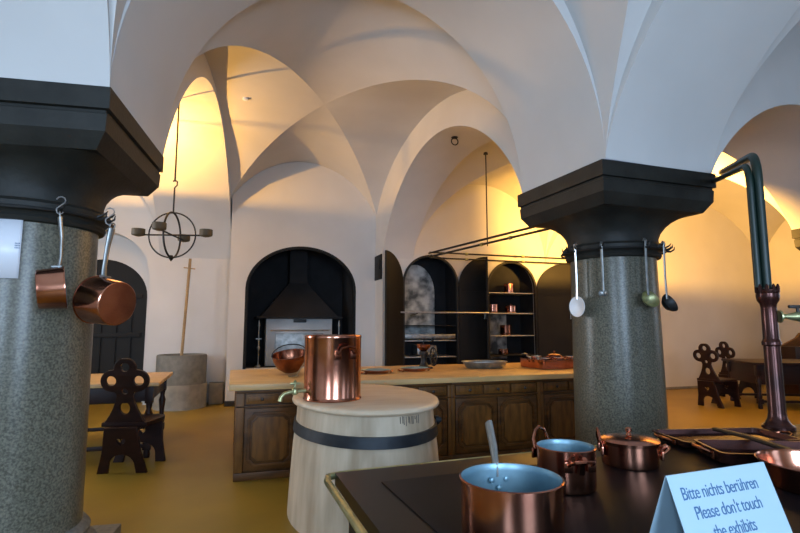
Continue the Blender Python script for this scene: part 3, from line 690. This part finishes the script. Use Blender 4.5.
# ------------------------------------------------------------------ overhead iron rods
def coupling(t, p, ax):
    m = MB(); p = Vector(p); ax = Vector(ax).normalized(); m.tube([p - ax * .03, p - ax * .02, p + ax * .02, p + ax * .03], [.018, .028, .028, .018], 12); m.build('coupling', 'old_brass', t)
t = thing('overhead_rods', 'pair of black iron rods running from the granite column back to the ovens', 'rod', (0, 0, 0))
P0, P1 = Vector((3.55, 4.05, 2.42)), Vector((3.42, 8.55, 2.63))
P0 = Vector((3.70, 4.10, 2.52))
for off in (0, .09):
    m = MB(); d_ = Vector((.0, 0, off)); m.tube([P0 + Vector((-off, 0, off * .5)), P1 + Vector((-off, 0, off * .5))], .017, 10); m.build('rod', 'iron', t)
for q in (.45, .62): coupling(t, P0.lerp(P1, q), P1 - P0)
t = thing('wall_rods', 'pair of black iron rods running level along the oven wall', 'rod', (0, 0, 0))
for z in (2.60, 2.70):
    m = MB(); m.tube([(3.36, 8.60, z), (7.2, 8.60, z)], .015, 10); m.build('rod', 'iron', t)
for x in (4.1, 5.3): coupling(t, (x, 8.60, 2.60), (1, 0, 0)); coupling(t, (x, 8.60, 2.70), (1, 0, 0))
m = MB(); m.tube([(3.4, 8.6, 2.65), (3.4, 8.9, 2.65)], .012); m.tube([(7.0, 8.6, 2.65), (7.0, 8.9, 2.65)], .012); m.build('bracket', 'iron', t)
m = MB(); m.tube([(3.565, 6.75, 2.55), (3.565, 6.75, 3.99)], .010, 8); m.lathe([(.035, 3.96), (.03, 3.99), (.01, 4.0)], 12, Matrix.Translation((3.565, 6.75, 0))); tag(m.build('hanger_rod', 'iron'), 'thin vertical iron rod holding the overhead rods from the vault', 'rod')

# ------------------------------------------------------------------ ladles and skimmer on the right column
RC = Vector((3.10, 3.595, 0))
def ladle(px, py, ztop, zb, br, mm, label, cat, skim=False, name='ladle'):
    d_ = Vector((px - RC.x, py - RC.y, 0)).normalized(); t = thing(name, label, cat, (px, py, zb), math.atan2(d_.y, d_.x))
    L = ztop - zb
    m = MB(); m.tube([(0, 0, br * .7), (-.004, 0, L * .5), (0, 0, L - .03), (.006, 0, L - .01), (-.008, 0, L + .008), (-.02, 0, L - .01)], .006, 8, flat=1.8); m.build('handle', 'steel' if skim or mm == 'steel' else 'dull_steel', t)
    m = MB()
    if skim: m.lathe([(.002, -.02), (br * .6, -.013), (br, 0), (br * .98, .004), (br * .58, -.009), (.002, -.014)], 32, Matrix.Rotation(pi / 2, 4, 'Y'))
    else: m.lathe([(.002, -br * .75), (br * .55, -br * .62), (br * .9, -br * .25), (br, 0), (br * .97, 0), (br * .86, -br * .22), (br * .5, -br * .56), (.002, -br * .7)], 28, Matrix.Translation((br * .35, 0, br * .3)) @ Matrix.Rotation(radians(62), 4, 'Y'))
    m.build('bowl', 'white' if skim else mm, t)
    return t
def onring(deg, r=.43): a = radians(deg); return RC.x + r * cos(a), RC.y + r * sin(a)
x, y = onring(188); ladle(x, y, 2.05, 1.53, .085, 'white', 'round pale skimmer on a long handle at the left side of the granite column', 'skimmer', True, 'skimmer')
x, y = onring(219); ladle(x, y, 2.03, 1.62, .035, 'dull_steel', 'small dull spoon hanging flat against the middle of the granite column', 'spoon', name='spoon')
x, y = onring(264); ladle(x, y, 2.05, 1.56, .072, 'old_brass', 'long-handled ladle with a brassy bowl hanging at the front right of the granite column', 'ladle')
x, y = onring(283, .47); ladle(x, y, 2.03, 1.53, .076, 'iron', 'black-bowled ladle hanging rightmost on the granite column', 'ladle')
def hookring(cx, cy, angs, label):
    t = thing('hook_ring', label, 'hook ring', (cx, cy, 1.99))
    m = MB(); m.tube([(.418 * cos(2 * pi * k / 48), .418 * sin(2 * pi * k / 48), 0) for k in range(48)], .009, 8, closed=True); m.build('ring', 'iron', t)
    for a in angs:
        a = radians(a); mx = Matrix.Rotation(a, 4, 'Z'); m = MB()
        m.tube([(.41, 0, 0), (.45, 0, -.005), (.475, 0, .01), (.48, 0, .035)], [.009, .008, .006, .002], 8, mx); m.tube([(.42, 0, .01), (.45, .02, .03), (.46, .035, .05)], [.008, .006, .002], 6, mx); m.build('hook', 'iron', t)
hookring(3.10, 3.595, (175, 188, 219, 264, 283, 300, 318), 'black iron ring of hooks around the neck of the granite column behind the range')
hookring(-1.15, 3.47, (-56, -25, -15), 'black iron ring of hooks around the neck of the left column')
# ------------------------------------------------------------------ pans hanging on the left column
RT = Vector((cos(radians(18)), -sin(radians(18)), 0)); FW = Vector((sin(radians(18)), cos(radians(18)), 0))
def hang(name, label, r, h, hookp, a, hl, tilt):
    """pan hung by its long handle: local +X to the hook, local +Z = opening direction a"""
    t = pan(name, label, 'saucepan', r, h, 'copper', 'tin', 'long', 0, hl=hl, rise=.0, flare=1.08)
    X = Vector((0, 0, 1)) + Vector(tilt); mm = frame((0, 0, 0), X, a)
    off = mm @ Vector((r + hl + .014, 0, h)); mm.translation = Vector(hookp) - off
    t.matrix_world = mm; return t
def shook(p, label):
    p = Vector(p); m = MB()
    pts = [(.025 * cos(a), 0, .03 + .022 * sin(a)) for a in [radians(q) for q in (160, 120, 80, 40, 0, -30)]] + [(-.02 * cos(a), 0, -.02 + .022 * sin(a)) for a in [radians(q) for q in (30, 0, -40, -80, -120, -150)]]
    m.tube(pts, .0035, 6); o = m.build('pot_hook', 'steel'); o.location = p; o.rotation_euler = (0, 0, radians(-18)); tag(o, label, 'hook')
hp1 = Vector((-.885, 3.05, 2.0)); hp2 = Vector((-.675, 3.145, 1.965))
shook(hp1, 'bright steel S-hook holding the smaller hanging saucepan'); shook(hp2 + Vector((0, 0, .01)), 'bright steel S-hook holding the larger hanging saucepan')
hang('saucepan', 'smaller copper saucepan hanging against the left granite column', .108, .12, hp1 - Vector((0, 0, .045)), RT + FW * .62, .265, tuple(RT * -.15))
hang('saucepan', 'larger shiny copper saucepan hanging at the edge of the left column', .128, .17, hp2 - Vector((0, 0, .04)) + RT * .02, RT * -.95 + FW * .36, .27, tuple(RT * .16))
# paper notice on the left column
m = MB(); a0, a1 = radians(-98), radians(-77)
t = thing('paper_notice', 'white paper notice wrapped around the left granite column', 'notice', (-1.15, 3.47, 0))
N = 10
inn = [[(.362 * cos(a0 + (a1 - a0) * i / N), .362 * sin(a0 + (a1 - a0) * i / N), z) for i in range(N + 1)] for z in (1.62, 1.93)]
m.rings(inn, False, False, closed=False); q = m.raw('sheet', 'paper', t, 60)
md = q.modifiers.new('s', 'SOLIDIFY'); md.thickness = .0015
m = MB()
for k in range(3):
    for i in range(4): 
        a = a1 - radians(1.4 + i * .9); r_ = .3665; z = 1.80 - k * .012
        m.face(m.verts([(r_ * cos(a), r_ * sin(a), z), (r_ * cos(a + .009), r_ * sin(a + .009), z), (r_ * cos(a + .009), r_ * sin(a + .009), z + .006), (r_ * cos(a), r_ * sin(a), z + .006)]))
m.raw('print', 'ink', t)

# ------------------------------------------------------------------ iron chandelier
t = thing('chandelier', 'black iron ring chandelier with four candle cups hanging left', 'chandelier', (-.78, 7.0, 2.52), radians(-14))
m = MB(); m.tube([(.29 * cos(2 * pi * k / 40), 0, .29 * sin(2 * pi * k / 40)) for k in range(40)], .010, 8, closed=True)
m.tube([(0, .29 * cos(2 * pi * k / 40), .29 * sin(2 * pi * k / 40)) for k in range(40)], .013, 8, closed=True); m.build('rings', 'iron', t)
m = MB(); m.tube([(-.36, 0, 0), (.36, 0, 0)], .011, 8); m.tube([(0, -.36, 0), (0, .36, 0)], .011, 8); m.lathe([(.002, -.34), (.03, -.30), (.02, -.26)], 12); m.build('arms', 'iron', t)
for dx, dy in ((-.42, 0), (.42, 0), (0, -.42), (0, .42)):
    m = MB(); m.lathe([(.03, -.02), (.075, -.005), (.08, .01), (.08, .075), (.07, .075), (.07, .01), (.01, .008)], 20, Matrix.Translation((dx, dy, 0))); m.tube([(dx * .85, dy * .85, 0), (dx, dy, -.015)], .012, 8); m.build('candle_cup', 'candle', t)
m = MB(); m.tube([(0, 0, .28), (0, 0, .62)], .011, 8)
m.tube([(0, 0, .62), (.03, 0, .65), (.03, 0, .70), (0, 0, .72), (-.025, 0, .70)], .010, 8)
m.tube([(0, 0, .70), (0, 0, 1.86)], .012, 8); m.lathe([(.03, 1.86), (.05, 1.89), (.03, 1.92)], 12); m.build('hanging_rod', 'iron', t)

# ------------------------------------------------------------------ stone trough with wooden pole
t = thing('stone_basin', 'round grey stone basin on a paler stone base against the left wall', 'basin', (-.81, 9.56, 0))
m = MB(); m.lathe([(.40, .40), (.40, .86), (.39, .88), (.33, .88), (.32, .86), (.32, .6), (.02, .58)], 48); m.build('bowl', 'trough', t)
m = MB(); m.lathe([(.42, 0), (.42, .40), (.02, .401)], 48); m.build('base', 'plinth', t)
m = MB(); m.box(-.375, -.12, 9.70, 9.98, 0, .36, .01); tag(m.build('stone_ledge', 'plinth'), 'low stone ledge between the grey basin and the chimney wall', 'ledge')
t = thing('stirring_pole', 'tall wooden pole with a cross peg standing in the stone basin', 'pole', (-.83, 9.56, .60))
m = MB(); m.tube([(0, 0, 0), (.07, .05, 1.94)], .024, 10); m.build('shaft', 'pole', t)
m = MB(); m.tube([(-.03, .045, 1.78), (.16, .045, 1.76)], .010, 8); m.build('peg', 'pole', t)
t = thing('leaning_pole', 'thin wooden pole leaning by the rightmost oven door', 'pole', (6.56, 8.50, 0))
m = MB(); m.tube([(0, 0, 0), (.02, .30, 2.30)], .028, 10); m.build('shaft', 'pole', t)
m = MB(); m.lathe([(.03, -.04), (.035, 0), (.02, .04)], 10, Matrix.Translation((.02, .30, 2.3))); m.build('tip', 'iron', t)

# ------------------------------------------------------------------ carved board chairs
def wprof(z):
    """half width of the carved back board at height z above the seat"""
    w_ = 0
    for cx, cz, r in ((0, .515, .098), (.115, .40, .100), (0, .30, .08)):
        if abs(z - cz) < r: w_ = max(w_, cx + sqrt(r * r - (z - cz) ** 2))
    if z < .30: w_ = max(w_, .06 + .12 * (1 - z / .30) ** 1.0 - .02 * sin(pi * z / .3))
    return w_
def heart(cx, cy, s):
    o = []
    for i in range(24):
        a = 2 * pi * i / 24; o.append((cx + s * 16 * sin(a) ** 3 / 16, cy + s * (13 * cos(a) - 5 * cos(2 * a) - 2 * cos(3 * a) - cos(4 * a)) / 16))
    return o
def chair(label, loc, rz, group=None):
    t = thing('board_chair', label, 'chair', loc, rz, group)
    zs = [-.02 + .627 * i / 60 for i in range(61)]
    out = [(wprof(max(z, 0)), z) for z in zs] + [(-wprof(max(z, 0)), z) for z in zs[::-1]]
    holes = [circ(0, .53, .044), circ(.125, .40, .050), circ(-.125, .40, .050), circ(0, .30, .030), circ(0, .14, .05, ry=.06)]
    m = MB(); add_plate(m, [out] + holes, .028, Matrix.Translation((0, -.20, .46)) @ Matrix.Rotation(radians(8), 4, 'X') @ UPRIGHT, .003)
    m.build('backrest', 'dark', t)
    m = MB(); add_plate(m, [[(-.20, -.22), (.20, -.22), (.25, .10), (.22, .21), (.15, .24), (-.15, .24), (-.22, .21), (-.25, .10)]], .03, Matrix.Translation((0, 0, .445)), .004); m.build('seat', 'dark', t)
    for y, tl, ww in ((-.15, 12, .17), (.15, -12, .2)):
        h = .44
        leg = [(-ww - .05, 0), (-ww + .04, 0)] + [(-(ww - .05) * cos(pi * i / 12), .07 + .12 * sin(pi * i / 12)) for i in range(13)] + [(ww - .04, 0), (ww + .05, 0), (ww - .0, .2), (ww - .03, h), (-ww + .03, h), (-ww + .0, .2)]
        m = MB(); add_plate(m, [leg, heart(0, .31, .045)], .03, Matrix.Translation((0, y * 1.35, .0)) @ Matrix.Rotation(radians(tl), 4, 'X') @ UPRIGHT, .003)
        m.build('leg_board', 'dark', t)
    m = MB(); m.box(-.02, .02, -.15, .15, .36, .43, .004); m.build('stretcher', 'dark', t)
    return t
c0 = chair('dark carved board chair by the small pale-topped table on the left', (-.90, 5.74, 0), radians(-12))
GR = 'carved chairs by the right-hand table'
dup(c0, (7.98, 6.85, 0), radians(-82), 'carved board chair nearest the granite column, standing before the right-hand table', GR)
dup(c0, (9.30, 7.52, 0), radians(-95), 'carved board chair behind the corner of the right-hand table, second from the column', GR)

# tables
def table(label, x0, x1, y0, y1, h, top, m_='dark', ap=.2, rz=0):
    cx, cy = (x0 + x1) / 2, (y0 + y1) / 2; a, b = (x1 - x0) / 2, (y1 - y0) / 2
    t = thing('dining_table', label, 'table', (cx, cy, 0), rz)
    m = MB(); m.box(-a, a, -b, b, h - .04, h, .008); m.build('tabletop', top, t)
    m = MB(); m.box(-a + .1, a - .1, -b + .08, -b + .11, h - ap, h - .04, .004); m.box(-a + .1, a - .1, b - .11, b - .08, h - ap, h - .04, .004); m.box(-a + .08, -a + .11, -b + .1, b - .1, h - ap, h - .04, .004); m.box(a - .11, a - .08, -b + .1, b - .1, h - ap, h - .04, .004); m.build('apron', m_, t)
    for sx in (-1, 1):
        for sy in (-1, 1):
            m = MB(); mx = Matrix.Translation((sx * (a - .1), sy * (b - .1), 0))
            m.box(-.04, .04, -.04, .04, h - .22, h - .04, .004, mx); m.box(-.04, .04, -.04, .04, .08, .16, .004, mx)
            m.lathe([(.03, 0), (.035, .03), (.03, .08)], 16, mx); m.lathe([(.03, .16), (.04, .2), (.025, .25), (.03, .35), (.042, .45), (.025, .5), (.035, h - .22)], 16, mx); m.build('leg', m_, t)
    for sg in (-1, 1):
        m = MB(); m.box(-a + .1, a - .1, sg * (b - .1) - .015, sg * (b - .1) + .015, .10, .14, .004); m.build('stretcher', m_, t)
    return t
table('small table with a pale wooden top beside the left column', -2.6, -.72, 6.0, 7.3, .78, 'topwood')
table('large dark wooden table at the far right behind the standpipe', 8.35, 10.95, 5.75, 6.85, .76, 'dark', ap=.36, rz=radians(-25))
t = thing('wooden_chest', 'dark low cabinet with a pointed crest at the far right wall', 'cabinet', (11.2, 7.6, 0))
q = MB(); q.box(-.6, .6, -.3, .3, 0, .95, .01); q.build('carcass', 'dark', t)
q = MB(); add_plate(q, [[(-.6, .95), (.6, .95), (.4, 1.02), (.12, 1.12), (0, 1.22), (-.12, 1.12), (-.4, 1.02)]], .05, UPRIGHT); q.build('crest', 'brown', t)

# small fittings on the vault
m = MB(); m.lathe([(.05, .03), (.05, 0), (.035, -.02), (.035, -.06), (.01, -.065)], 20); o = m.build('smoke_detector', 'white'); o.location = (.05, 6.9, 4.455); tag(o, 'small white detector on the yellow-lit vault beside the left arch', 'detector')
m = MB(); m.tube([(.05 * cos(2 * pi * k / 20), 0, -.06 + .05 * sin(2 * pi * k / 20)) for k in range(20)], .008, 6, closed=True); m.lathe([(.05, 0), (.04, -.012), (.005, -.02)], 14); o = m.build('ceiling_hook', 'iron'); o.location = (2.85, 6.3, 3.985); tag(o, 'iron hook ring in the underside of the arch left of the thin rod', 'hook')
